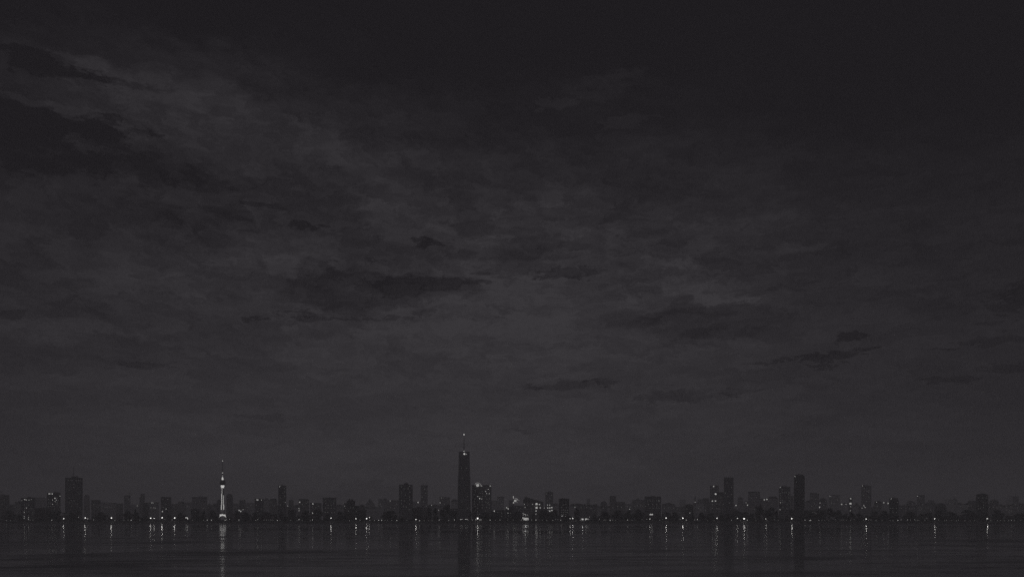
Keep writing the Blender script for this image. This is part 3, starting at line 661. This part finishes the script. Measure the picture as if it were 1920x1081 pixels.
# --- lit windows and lamps on the buildings: kind, then column row pairs of the photo
LIGHTS = {
'd': '''8 936 4 944 13 951 28 950 46 945.5 50 945 54 946 46 952 57.5 951.5 46 955.5 50 958.5 54 958.5 46 962.5 53.5 966 61.5 959 61.5 962.5 60 953 91 935.5 91 941.5 94 943.5
105 932 108 933 109 937 107 940.5 108 943 105.5 945 90.5 949 94 949 98 949 101.5 949 112 949.5 102 953 98 957
128 900 135 900 142.5 900 147 900 151 900 138.5 907 138.5 913 129.5 918 148 925 129.5 933 133.5 938 139 938 130 942 133.5 948.5 145 944 150 951
175.5 945 187.5 945.5 197 950 201 950 205 949.5 209.5 950 238 932 241 936 305 934.5 314.5 935 311 945 306 950 326 949 352 948 366 958 382 952 391 951 464 950 470 947
481 946 490 953 483 958 508 940 515 947 533.5 915 533.5 921 530.5 923.5 525.5 932.5 526 945.5 534 930 577 940 567 945 569.5 948 574 943 586 949 592 951 597 948
610 938 611 943 625.5 942 626.5 938 615.5 946 621 946 610 951.5 615 951.5 621 951.5 626.5 951.5 610 959.5 614.5 959.5 622 960 627 960 657 951 662 951 653.5 957 668 958 648 952
715.5 949 713 944 732 951 739.5 952 743 945 727 955 753 911.5 768 910.5 757.5 915.5 765 915.5 753 923 768.5 922 768 931 768.5 936 753 937 753 943.5 767.5 944 756.5 949 762.5 949.5 767 954 760 927 758 938
796.5 916 791.5 931 798 924 794 940 799 948 831 932.5 833 944 840 938 891 919 904 920.5 889 926.5 900 923.5 905 924.5 910 929.5 899.5 930 905 930 890.5 935 912.5 934.5 918 934 889.5 939 899 940 904 940 889.5 944
895.5 945 904 945.5 890.5 948.5 895.5 952 904.5 951 912.5 950.5 917.5 952 891 956 895.5 958.5 895.5 963 899 963 910 940 915 942 910 957 917 945 933.5 960 940.5 960.5 940.5 967 935 936 941 944 957 961 953 966 969 950.5 976.5 952 972 957
989 946 996 953 1002 948 1024.5 925 1031.5 934 1034 928 1027 938 1053 950 1062 951 1056 945.5 1061 945 1053.5 955.5 1057 955 1060.5 955.5 1064 956 1053 959.5 1057 960 1061 959.5 1064 960 1053 963.5 1057 963.5 1061 963.5
1090 951 1100 950 1108 952 1115 956 1131 952 1127 955 1149 951 1158 949 1165 950 1176 949 1182 950 1190 949 1195 947 1201 947 1205 947.5 1209 948
1214.5 938 1219 938 1224 938 1231 938 1215.5 945 1224 945 1231 945 1219 951.5 1231 951.5 1236 952 1224.5 952 1246 952 1254 951 1263 952 1270 953 1288 953 1310 952 1314 955 1323 956
1363 904.5 1371.5 913.5 1360 923.5 1368 942 1352 932 1365 930 1372 926 1344 944 1344 952 1335.5 945 1335.5 952 1348 953 1356 945 1408.5 933 1418.5 932 1414 938 1414 954 1434 949 1433 958 1436 958 1442.5 939 1447 945
1466.5 917 1467.5 922.7 1471 922.5 1474.5 922.5 1479 922 1479 925 1463 924.5 1463 928.5 1463 932.5 1479 932.5 1463 937 1467 937 1479.5 938 1467.5 941 1472 940 1476 945 1468 950 1475 952 1506 935 1493 903
1522 933 1530 935 1527 944 1522 948 1544 946 1548 939 1559 930 1570 936 1559 940 1559 943 1564 943 1524 959.5 1528 960 1530 962 1545 959 1586 951
1620.5 915 1629 919 1629 922 1625.5 920 1619 928 1629 931 1625 939 1645 948 1670 952 1674 952 1680.5 952 1682.5 941 1674.5 959 1681 960 1690 952 1698.5 952 1706 953 1710 953 1715 952 1701 942 1710.5 943
1724.5 932 1725 949.5 1725 955 1728 953 1730 945 1740 951 1745 955 1776 938 1781 943 1801 948.5 1815 947.5 1821 947.5 1834 932.5 1843 932.5 1849 932.5 1843.5 941 1848.5 942 1844 946 1834 947.5 1844 950.5 1835 953 1838.5 952
1855.5 950 1862.5 950 1869.5 951 1876 950 1887.5 950 1895.5 949 1888 955 1893 955.5 1896 957.5 1891.5 959 1904 945 1908 951 1914 947''',
'm': '283 951 288 951 291 951.5 827.5 932.5 1235.5 938 1055 966 1536 951 646 948 41 937.5 58.5 935.5 535 941',
's': '49.5 936.5 54.5 936.5 45.5 959.5 45.5 967 45.5 970.5 53.5 969.5 53.5 973 49.5 951.5 98.5 936.5 103.5 939.5 105.5 936.5 98.5 944.5 97.5 962.5 112.5 929 284.5 941.8 286.8 941.8 257.5 947.5 311.5 953.5 455.5 954.5 490 936.5 524.5 911.3 539.5 947.5 560.5 952.5 560.8 956.5 731.5 938 809.5 946.5 824.8 941.5 822.5 955.5 896 930 912.5 924.5 917.5 924.5 903.5 934.5 910.5 920.5 915.5 916.5 952.5 961 983 944.5 998.5 944.5 984.5 950.5 1020.5 951.5 1026.5 946 1030.5 946 1053.5 966.5 1060.5 967.5 1303.5 940.5 1293.5 960.5 1398.8 941.5 1463 912.8 1463.5 941.5 1462.5 954.5 1490.8 892.3 1537.5 942 1556 929.2 1586.5 944.5 1595 949 1594.5 956.5 1617 909.8 1619.5 946.5 1620.5 949 1622.5 950.5 1616.5 951.5 1643.5 940.5 1671 934.2 1720.5 929 1180.5 954 1078 950',
'b': '46.5 935.8 103 933.2 98 925 304.5 958 448.5 955.8 451.3 957.8 562 940.7 586.5 943.7 586 961 784 941 899.5 933.7 919.3 909.8 926.8 957.3 950 951 952.8 953 1011.5 945 1013 951 1005 957 1005 963 1027 951.2 1031 951.2 1034.7 950.6 1027.3 957 1031 957 1338 911 1335.8 938.5 1340.2 938.3 1380 946.5 1401.5 946 1433 936 1438 935.2 1537 950 1578 944.5 1595 934 1657 941.5 1665 942.8 1034.8 956',
'w': '92.5 925 482.5 936.3', 'B': '1006 944 1006 951 1594.6 943.2', 'S': '1340 925.2'}
for kd, txt in LIGHTS.items():
    q = [float(x) for x in txt.split()]
    for px, py in zip(q[::2], q[1::2]):
        c = [s for s in BUILT if s.x0-.6 <= px <= s.x1+.6 and py >= s.yt - .3 and s.Y > 1600]
        if not c:
            print('STRAY', kd, px, py); continue
        min(c, key=lambda s: s.Y).light(px, py, kd)

# floodlight cluster on the office block, a part of it
fb = next(s for s in BUILT if s.x0 == 885)
part('floodlight', MB().lathe([(.2,-2.6),(2.2,-2.2),(3.1,-.6),(3.1,1.2),(1.8,2.6),(.2,3.0)], 16).mesh('floodlight', G_SIGN, True), fb.root, (fb.u(895.6), -.6, fb.z(909.2)))
part('floodlight', MB().box(-1.6,1.6,-.4,.2,-.5,.5).mesh('floodlight', G_LIT), fb.root, (fb.u(902.5), -.6, fb.z(909.9)))
for i in range(9):
    part('spotlight', win('spk', G_LIT, .8, .8), fb.root, (fb.u(895.6 + 5*math.cos(i*.39)), 1.0, fb.z(908.3) + 3.8*math.sin(i*.39) + .4))

# ------------------------------------------------------------------ lamps on the promenade
STREET = [(119.5,971.5,3),(160,970,4),(209,970,4),(282.5,970.4,4),(289,970.6,2),(304,969.6,4),(327.5,970,4),(620.7,970.5,3),(667.5,971.4,3),(687.5,971.3,4),(692.6,969.2,2),(895.5,970.8,5),
          (1074,971,3),(1249,970.2,4),(1280.3,970.4,4),(1344.5,970.5,3),(1395,971.4,5),(1484.5,971.3,4),(1624,972,3),(1752.5,971.7,3),(1851,971.4,3),(780,972.8,3),(1436,971.8,2),(1382.5,970.8,2),(1218.5,972,2),(1069,971.4,2)]
# ------------------------------------------------------------------ where things stand, in words
MARKS = [(-40, 'left edge of the view'), (8, 'left edge twin aerial block'), (53, 'block with lit roofline'), (100, 'block with bright top floor'), (138, 'broad slab tower with mast'),
         (175, 'squat two window block'), (238, 'slim tower with leaning aerial'), (267, 'slim stepped tower'), (311, 'plain square block'), (366, 'black one window block'), (417, 'lit needle tower'), (430, 'round topped tower'), (486, 'block with lit roof strip'),
         (529, 'slim corner lamp tower'), (571, 'grey lamp column block'), (617, 'wide windowed aerial block'), (657, 'twin dome block'), (715, 'narrow pale block'), (760, 'broad speckled tower'), (795, 'slim grey tower'), (834, 'slanted cap block'),
         (870, 'tallest spire tower'), (903, 'floodlit office block'), (938, 'black faint window block'), (966, 'rooftop floodlight mast'), (1006, 'big lit window column'), (1030, 'slim lit foot tower'), (1058, 'capped black block'),
         (1103, 'slim hazy turret'), (1149, 'plain boxy tower'), (1180, 'lone doorway lamp'), (1224, 'wide three row block'), (1253, 'broad gabled hall'), (1303, 'thin pointed spire'), (1339, 'glowing lamp tower'), (1366, 'vented tower'), (1413, 'plain square tower'),
         (1471, 'speckled peaked tower'), (1498, 'tall chamfered tower'), (1527, 'gently slanting tower'), (1564, 'square lit corner block'), (1595, 'narrow lamp column tower'), (1624, 'slanting roof tower'),
         (1676, 'round shouldered black block'), (1726, 'lone plain tower'), (1779, 'short aerial block'), (1842, 'ridge roofed block'), (1904, 'tall aerial block')]
ORD = ['first', 'second', 'third', 'fourth', 'fifth', 'sixth', 'seventh', 'eighth', 'ninth', 'tenth', 'eleventh', 'twelfth']
def namer(items, fmt):
    """items: (px, adjective); labels that count each kind from the landmark on its left"""
    cnt, out = {}, {}
    for px, adj in sorted(items):
        mk = [m for m in MARKS if m[0] <= px][-1][1]
        i = cnt.get((mk, adj), 0); cnt[(mk, adj)] = i+1
        out[(px, adj)] = fmt.format(adj=adj, o=ORD[i], m=mk)
    return out

# ------------------------------------------------------------------ trees
def tree_mesh(seed, kind):
    r = random.Random(seed)
    mb = MB()
    clumps = []
    n = {'round': 30, 'broad': 36, 'tall': 26, 'ragged': 28}[kind]
    for i in range(n):
        th = r.uniform(0, 2*math.pi); h = r.random()
        if kind == 'tall': rad = .5*math.sin(math.pi*min(1, .18+.78*h))**.7
        elif kind == 'broad': rad = .5*(1-h**2.6)**.5
        elif kind == 'ragged': rad = .5*(1-h**1.6)**.6*r.uniform(.6,1.05)
        else: rad = .5*math.sin(math.pi*(.15+.80*h))**.6
        q = rad*r.uniform(.25,.86)
        clumps.append((q*math.cos(th), q*math.sin(th), .08+.84*h, r.uniform(.085,.15)))
    for cx, cy, cz, cr in clumps:
        for j in range(46):
            d = Vector((r.gauss(0,1), r.gauss(0,1), r.gauss(0,1))).normalized()*cr*r.uniform(.45,1.12)
            c = Vector((cx+d.x, cy+d.y, max(.05, min(1.0, cz+d.z*.8))))
            a = Vector((r.gauss(0,1), r.gauss(0,1), r.gauss(0,1))).normalized()
            e = a.orthogonal().normalized(); f = a.cross(e)
            s1, s2 = r.uniform(.026,.048), r.uniform(.030,.056)
            mb.poly([c-e*s1, c+f*s2*.8, c+e*s1, c-f*s2], [(0,1,2,3)])
    cm = mb.mesh('crown', LEAF)
    tb = MB().tube((0,0,-.02), (r.uniform(-.01,.01),0,.34), .035, .022, 8)
    for i in range(5):
        th = i*1.26 + r.uniform(-.3,.3)
        tb.tube((0,0,.16+.04*i), (.3*math.cos(th), .3*math.sin(th), .42+.09*i), .016, .006, 6)
    tb.tube((0,0,.32), (0,0,.8), .022, .006, 6)
    return tb.mesh('trunk', BARK), cm
KINDS = {k: [tree_mesh(i*10+j, k) for j in range(3)] for i, k in enumerate(('round','broad','tall','ragged'))}
ADJ = {'round': 'rounded dark riverside tree', 'broad': 'broad dark riverside tree', 'tall': 'tall narrow dark riverside tree', 'ragged': 'ragged dark riverside tree'}
TREES = '''b 6 30 957;g 28 46 964;r 88 104 956;b 100 124 958;r 126 142 960;t 141 150 957;g 170 186 967;b 176 204 960;g 200 212 968;b 229 249 957.5;b 246 265 960;r 262 282 967;g 250 258 953;r 312 323 964;g 328 348 960;g 342 356 965;b 374 389 957;r 390 407 957.5;g 400 412 966;r 424 436 968;b 435 452 957;b 451 471 960;b 470 490 959;b 484 513 959;r 512 522 962;t 523 532 959;g 528 543 967;g 553 566 966;b 564 588 957;r 586 607 954;g 604 622 963;b 628 648 958;r 644 664 961;g 660 676 966;g 672 688 957;g 686 704 968;b 714 750 957;g 748 762 969;g 768 782 970;g 796 806 966;t 799 811 949;g 808 824 952;r 824 851 947;g 846 860 956;t 879.5 885 956;b 902 921 960;g 916 924 966;r 920 934 967;r 961 979 958;g 975 983 966;g 994 1006 962;b 1006 1036 956;r 1030 1050 955;b 1055 1076 966;t 1075 1088 952;g 1106 1124 964;b 1120 1148 959;b 1145 1172 957;b 1166 1190 956;b 1184 1212 955;g 1206 1222 966;t 1227 1239 963;b 1238 1260 960;b 1256 1275 960;g 1274 1292 967;t 1294 1304 961;b 1304 1326 960.5;b 1322 1344 961;g 1346 1360 964;r 1358 1376 962;r 1388 1406 959;g 1402 1420 962;t 1415 1432 945;b 1428 1446 956;r 1438 1455 950;g 1450 1463 956;t 1479 1491 953;g 1470 1482 967;r 1494 1508 966;b 1508 1530 960;b 1528 1552 958;r 1549 1564 951;b 1560 1582 956.5;g 1578 1594 962;r 1590 1606 961;b 1600 1620 962;g 1616 1634 966;b 1630 1652 958;b 1646 1672 957;g 1666 1690 966;b 1690 1722 959;g 1718 1738 963;r 1732 1752 960;g 1748 1770 957;b 1766 1798 959;b 1796 1832 955;g 1828 1842 966;b 1836 1858 961;b 1856 1886 956;g 1880 1900 966;b 1896 1926 962'''
KEY = {'r': 'round', 'b': 'broad', 't': 'tall', 'g': 'ragged'}
tl = []
for it in TREES.split(';'):
    k, x0, x1, yt = it.split(); tl.append((KEY[k], float(x0), float(x1), float(yt)))
names = namer([((x0+x1)/2, ADJ[k]) for k, x0, x1, yt in tl], '{adj}, {o} to the right of the {m}')
for i, (k, x0, x1, yt) in enumerate(tl):
    Y = 1622 + (i % 4)*5; xc = (x0+x1)/2
    if any(x0-3 < q[0] < x1+3 for q in STREET): Y = 1608.5 + (x1-x0)*.49        # just behind its street lamp
    X, _, zt = at(xc, yt, Y)
    t = thing('tree', (X, Y, BANK-.05), names[(xc, ADJ[k])], 'tree', R.uniform(0, 6.28), 'dark trees along the far bank')
    w = (x1-x0)/F*Y*1.10; h = (zt-BANK)*1.03
    tm, cm = KINDS[k][R.randrange(3)]
    t.scale = (w, w*R.uniform(.85,1.0), h)
    part('trunk', tm, t); part('crown', cm, t)

# low undergrowth along the top of the bank, too dense to count
def undergrowth():
    r = random.Random(3); mb = MB()
    gaps = [(150,176),(268,312),(408,426),(655,715),(740,800),(980,1000),(1068,1110),(1470,1492),(1612,1634),(1740,1760),(1845,1860)]
    for i in range(24000):
        px = r.uniform(-20, 1940)
        hmax = 8.5*(.55+.45*math.sin(px*.07)*math.sin(px*.023+1))
        if any(a < px < b_ for a, b_ in gaps): hmax *= .35
        Y = r.uniform(1609, 1619)
        c = Vector(((px-CX)/F*Y, Y, BANK + hmax*r.random()**.8))
        a = Vector((r.gauss(0,1), r.gauss(0,1), r.gauss(0,1))).normalized()
        e = a.orthogonal().normalized(); f = a.cross(e); s = r.uniform(.35,.8)
        mb.poly([c-e*s, c+f*s*.8, c+e*s, c-f*s], [(0,1,2,3)])
    for i in range(9000):                                  # shrubs hanging over the stones of the bank
        px = r.uniform(-20, 1940)
        k = math.sin(px*.11)+math.sin(px*.043+2)+.6*math.sin(px*.31)
        if k < .25: continue
        Y = r.uniform(1588, 1604)
        c = Vector(((px-CX)/F*Y, Y, (Y-1587)*.18 + r.uniform(0, .9)))
        a = Vector((r.gauss(0,1), r.gauss(0,1), r.gauss(0,1))).normalized()
        e = a.orthogonal().normalized(); f = a.cross(e); s = r.uniform(.35,.75)
        mb.poly([c-e*s, c+f*s*.8, c+e*s, c-f*s], [(0,1,2,3)])
    o = mb.obj('undergrowth', HEDGE); o['kind'] = 'stuff'
undergrowth()

BOLL = '''b 97 974.4;d 12 974.8;d 20 974.8;d 56.5 974;d 62 974;s 147.5 968.8;b 164.5 971.8;s 175.5 973.5;s 215.5 974.4;d 232.5 974;d 240 974;b 246 974.5;d 262.5 974;d 309 973;s 323 973.8;d 361 974;d 381.5 974;b 388.5 974;b 396.5 974;s 425 973.4;s 430.5 972.8;b 422 974.4;b 448 974;s 479.5 974.5;s 483.5 973;
d 495 974;d 499.5 974;d 504 974;d 508 974;d 511.5 974;b 520 974.5;d 525 975;d 544.5 974.4;d 557 975;b 560.7 973.2;d 566.5 975;d 582 975;b 586 973.6;s 655.5 975;s 675 974;s 693.5 974;s 702 974.5;b 710 974.5;b 715.5 974.5;d 722 974.7;d 727 974.7;d 734.5 974.7;b 744 975;d 763 974.4;b 786.5 975;d 795 975;
d 804 975;d 810.5 975;b 823.8 974;s 841.5 974.4;b 852 973.6;b 863.5 972.8;b 866 972.6;b 873 972.5;b 875.5 972.6;s 877.5 974;s 885.5 974;b 892.3 973.4;b 899.5 973.5;b 902 973.5;b 919 974;d 929 974.5;s 937.5 974;d 952 974;d 962.5 974;s 977.5 974;s 996.5 973.6;b 1005 974;d 1017 974;d 1025 974.4;s 1036.5 974.5;d 1042 973;d 1046 973;b 1051.5 974;
d 1080 974;s 1088 974.2;b 1097.5 974;s 1124.5 972.5;s 1132.5 973.8;d 1136 974;b 1144 974.5;d 1148.5 974.4;d 1154 974.4;b 1177 974;d 1185 974.5;d 1204 973;s 1212.5 972.6;d 1237 974;d 1243 973;s 1275.5 972.6;b 1286.8 974;s 1302.5 973.6;b 1307.5 973;d 1327 975;d 1339 975;s 1371.5 974.4;d 1388.5 975;b 1401 974;d 1417.5 976;d 1438 975;
d 1452 973.4;d 1459 974.5;b 1509.5 974;b 1518.5 975;b 1520 974.4;s 1535.5 974.4;d 1541 974.7;d 1546.5 974.7;d 1554 975;d 1566.5 973;d 1577 974;d 1581.5 974;d 1587 974;d 1595 974.5;d 1601.5 973;d 1619 974;d 1628.5 974;d 1633 974;d 1642.5 975;d 1654 974;d 1669 975;d 1674.5 975.3;b 1683.5 974.5;s 1689.5 973.5;s 1701.5 973.5;d 1707 974;s 1715.5 973.6;d 1720 974.6;d 1723 974.3;d 1734 974;
d 1738 970.2;d 1760 974;d 1771 975;d 1775 974.6;d 1783.5 974.4;d 1793 975;d 1797 974.3;d 1809 975.5;d 1819 976;d 1827 975;d 1858 975;d 1870.5 975;d 1876.5 974.5;d 1883 975;d 1891 974.8;s 1896.5 974.5;d 1902 975.5;d 1914 974.5'''
bl = []
for it in BOLL.replace('\n', '').split(';'):
    k, x, y = it.split(); bl.append((k, float(x), float(y)))
ADJB = {'b': 'bright low', 's': 'small clear', 'd': 'dim low'}
nb = namer([(x, ADJB[k]) for k, x, y in bl], '{adj} bollard light on the bank, {o} right of the {m}')
G_BOLLS = glow('bollard_lens_small', .5)
head = {k: MB().lathe([(.05,-r), (r*.75,-r*.7), (r,-r*.1), (r*.85,r*.5), (r*.3,r)], 12).mesh('lamp_head', m, True) for k, r, m in (('b', .62, G_BOLL), ('s', .46, G_BOLLS), ('d', .55, G_BOLLD))}
post = MB().lathe([(.16,-1.0), (.12,-.9), (.10,0)], 8).mesh('post', METAL)
for k, x, y in bl:
    Y = 1606; X, _, Z = at(x, y, Y); Z = max(Z, BANK+1.0)
    t = thing('bollard_light', (X, Y, BANK+.02), nb[(x, ADJB[k])], 'lamp', 0, 'small lamps along the promenade')
    part('post', post, t, (0,0,Z-BANK-.5), (1,1,max(1.0, Z-BANK-.5)))
    part('lamp_head', head[k], t, (0,0,Z-BANK))
ADJS = {2: 'small', 3: 'medium', 4: 'large', 5: 'very large'}
ns = namer([(x, ADJS[s]) for x, y, s in STREET], '{adj} glowing street lamp on the bank, {o} right of the {m}')
for x, y, s in STREET:
    Y = 1605.5; X, _, Z = at(x, y, Y); hh = Z-BANK; r = {2: .62, 3: .9, 4: 1.15, 5: 1.5}[s]
    t = thing('street_lamp', (X, Y, BANK+.02), ns[(x, ADJS[s])], 'street lamp', 0, 'street lamps along the promenade')
    MB().lathe([(.26,-.1),(.22,.5),(.12,.7),(.09,hh-r)], 10).obj('post', METAL, t)
    lh = MB().lathe([(.12,hh-r),(r*.7,hh-r*.75),(r,hh-r*.1),(r*.92,hh+r*.4),(r*.55,hh+r*.75),(.05,hh+r*.8)], 16).obj('lamp_head', G_LAMP, t, True)
    MB().lathe([(r*.62,hh+r*.74),(r*.3,hh+r*.95),(.04,hh+r*1.15)], 12).obj('cap', METAL, lh)
    l = bpy.data.lights.new('lamp_glow', 'POINT'); l.energy = LAMP_W*(r/1.15)**2 if 'LAMP_W' in globals() else 260*(r/1.15)**2
    l.shadow_soft_size = .8; l.color = (1, .97, .93)
    lo = link(bpy.data.objects.new('lamp_glow', l), t); lo.location = (0, -r-.5, hh)

# ------------------------------------------------------------------ lit things of their own
def arc_lamp():
    X, Y, Z = at(350, 970.5, 1606); hh = Z-BANK
    t = thing('arc_lamp', (X, Y, BANK+.02), 'lamp with a curved lit arm, left of the black one window block', 'street lamp')
    MB().lathe([(.25,-.1),(.16,.6),(.1,hh*.6)], 8, 2.0, 0).obj('post', METAL, t)
    pts = [(2.0, hh-1.9), (1.8, hh-.6), (1.0, hh+.6), (0, hh+1.0), (-1.2, hh+.7), (-2.1, hh+.9)]
    mb = MB()
    for (a, z0), (c, z1) in zip(pts, pts[1:]): mb.tube((a,0,z0), (c,0,z1), .62, .62, 10)
    mb.obj('lamp_head', G_LAMPS, t)
    MB().tube((2.0,0,hh*.55), (2.0,0,hh-1.8), .16, .16, 8).obj('arm', METAL, t)
arc_lamp()
def pole_mast():
    X, Y, Z = at(66.3, 931, 1668)
    t = thing('flagpole', (X, Y, BANK), 'thin pale pole rising right of the block with the lit roofline', 'pole')
    MB().lathe([(.45,0),(.4,1),(.34,(Z-BANK)*.6),(.2,Z-BANK)], 10).obj('pole', CONC, t)
    MB().lathe([(.05,Z-BANK),(.4,Z-BANK+.3),(.05,Z-BANK+.7)], 10).obj('finial', METAL, t, True)
pole_mast()
def floodlight_mast():
    b_ = next(s for s in BUILT if s.x0 == 960.5)
    X, Y, Z = at(965.5, 938, 1757); zb = b_.ztop + BANK
    t = thing('floodlight_mast', (X, Y, zb), 'rooftop floodlight mast with a starry cluster of lamp heads', 'floodlight', -math.atan2(X, Y))
    h = Z - zb
    MB().lathe([(.3,-.05),(.22,h*.6),(.16,h+7)], 8, -2.9, .6).tube((-2.9,.6,h+.5), (.6,.2,h), .2, .2, 6).obj('pole', METAL, t)
    MB().lathe([(.2,h-2.2),(1.6,h-1.8),(2.5,h-.5),(2.5,h+.9),(1.2,h+2.1),(.2,h+2.3)], 14, .6, -.4).obj('lamp_head', G_SIGN, t, True)
    MB().box(-3.7,-2.3,-.2,.3,h+4.8,h+9.2).obj('lamp_head', G_LIT, t)
    MB().box(-3.9,-1.7,-.2,.3,h-5.0,h-2.6).obj('lamp_head', G_LIT, t)
    MB().tube((.6,.3,h+1), (5.5,.3,h+3.2), .12, .1, 6).tube((.6,.3,h), (8,.3,h+.6), .12, .1, 6).tube((.6,.3,h-1), (4.5,.3,h-3.2), .12, .1, 6).obj('bracket', METAL, t)
    for a, z in ((2.8,4.6),(3.3,2.6),(4.8,.9),(6.0,2.0),(8.0,.4),(5.2,3.4),(4.2,-3.0),(.6,4.4)):
        MB().box(a-.45,a+.45,-.35,.1,h+z-.45,h+z+.45).obj('spotlight', G_LIT, t)
floodlight_mast()
def pavilion():
    X, Y, Z = at(985, 969, 1611)
    t = thing('pavilion', (X+.3, Y, BANK), 'brightly lit open pavilion on the bank under the old hall', 'pavilion')
    MB().box(-5.6,6.4,0,6,-.1,.5).obj('floor', STONE, t)
    for a in (-5.2, 5.9):
        for d in (.3, 5.6): MB().box(a-.2,a+.2,d-.2,d+.2,.5,7.4).obj('post', METAL, t)
    MB().frustum(.4,3,7.4,9.0,6.6,3.7,4.6,1.8).obj('roof', ROOF, t)
    MB().box(-3.6,3.4,4.4,5.0,1.4,6.4).obj('light_panel', G_SIGN, t)
    for a, z, s in ((-4.6,6.5,.8),(-4.9,5.2,.7),(4.4,4.0,.8),(5.1,3.0,.6),(3.8,5.4,.5),(4.9,5.3,.5)):
        MB().box(a-s,a+s,-.1,.3,z-s,z+s).obj('lantern', G_LIT, t)
    for a, z in ((-4.5,14.2),(-2.8,12.6),(-4.3,11.0),(.1,12.0),(.6,10.6),(3.9,11.4),(-1.2,13.0)):
        MB().box(a-.5,a+.5,1.5,1.9,z-.5,z+.5).obj('string_light', G_LIT, t)
    MB().tube((-5.2,1.7,7), (-5.2,1.7,15), .12, .1, 6).tube((5.9,1.7,7), (5.9,1.7,12.5), .12, .1, 6).tube((-5.2,1.7,15), (5.9,1.7,12), .06, .06, 5).tube((-5.2,1.7,13), (5.9,1.7,10.8), .06, .06, 5).obj('string_wire', METAL, t)
    l = bpy.data.lights.new('pavilion_glow', 'POINT'); l.energy = 260; l.shadow_soft_size = .8
    lo = link(bpy.data.objects.new('pavilion_glow', l), t); lo.location = (0,-2.5,5)
pavilion()
def kiosk():
    X, Y, Z = at(1092.3, 970, 1609)
    t = thing('kiosk', (X, Y, BANK), 'small lit kiosk on the bank, the brighter and left one of two', 'kiosk')
    MB().box(-2.6,2.6,.4,4,-.1,5.6).obj('wall', FAC[3], t)
    MB().frustum(0,2,5.6,6.8,3.2,2.6,1.8,1.2).obj('roof', ROOF, t)
    MB().box(-1.9,1.9,.1,.39,2.2,4.9).obj('serving_hatch', G_SIGN, t)
    l = bpy.data.lights.new('kiosk_glow', 'POINT'); l.energy = 160; l.shadow_soft_size = .6
    lo = link(bpy.data.objects.new('kiosk_glow', l), t); lo.location = (0,-2,4)
    X, Y, Z = at(1100.2, 969.6, 1612)
    t = thing('kiosk', (X, Y, BANK), 'wide low kiosk with a ragged lit front, right of the small bright kiosk', 'kiosk')
    MB().box(-3.6,4.8,.5,4,-.1,6.2).obj('wall', FAC[3], t)
    MB().prism([(-4,6.2),(5.2,6.2),(5.2,6.7),(-4,8.0)], .2, 4.4).obj('roof', ROOF, t)
    MB().box(-3.2,.6,.2,.49,2.9,5.0).obj('serving_hatch', G_LIT, t); MB().box(1.4,2.6,.2,.49,3.6,4.8).obj('window', G_LIT, t); MB().box(3.3,4.1,.2,.49,2.6,3.3).obj('window', G_LIT, t)
    MB().box(4.6,5.3,.2,.5,7.2,7.9).obj('roof_lamp', G_LIT, t)
kiosk()
def sign():
    X, Y, Z = at(1221, 963.6, 1612)
    t = thing('sign_board', (X, Y, BANK), 'blank lit sign board on two posts before the wide three row block', 'sign')
    h = Z-BANK
    for a in (-2.2, 2.2): MB().box(a-.18,a+.18,-.1,.25,-.1,h-1.2).obj('post', METAL, t)
    MB().box(-3.3,3.3,.02,.4,h-1.5,h+1.6).obj('frame', METAL, t)
    MB().prism([(-3.0,h-1.2),(3.0,h-1.2),(3.0,h+1.3),(1.6,h+1.3),(1.2,h+.7),(-.4,h+.7),(-1.0,h+1.1),(-3.0,h+.6)], -.06, .01).obj('lit_face', G_LIT, t)
sign()

# ------------------------------------------------------------------ render
sc.render.engine = 'CYCLES'
sc.view_settings.view_transform = 'Standard'; sc.view_settings.look = 'None'; sc.view_settings.exposure = 0; sc.view_settings.gamma = 1
cy = sc.cycles
cy.sample_clamp_indirect = 1.0; cy.sample_clamp_direct = 6
cy.max_bounces = 6; cy.volume_bounces = 1; cy.glossy_bounces = 3; cy.diffuse_bounces = 2
cy.use_denoising = False
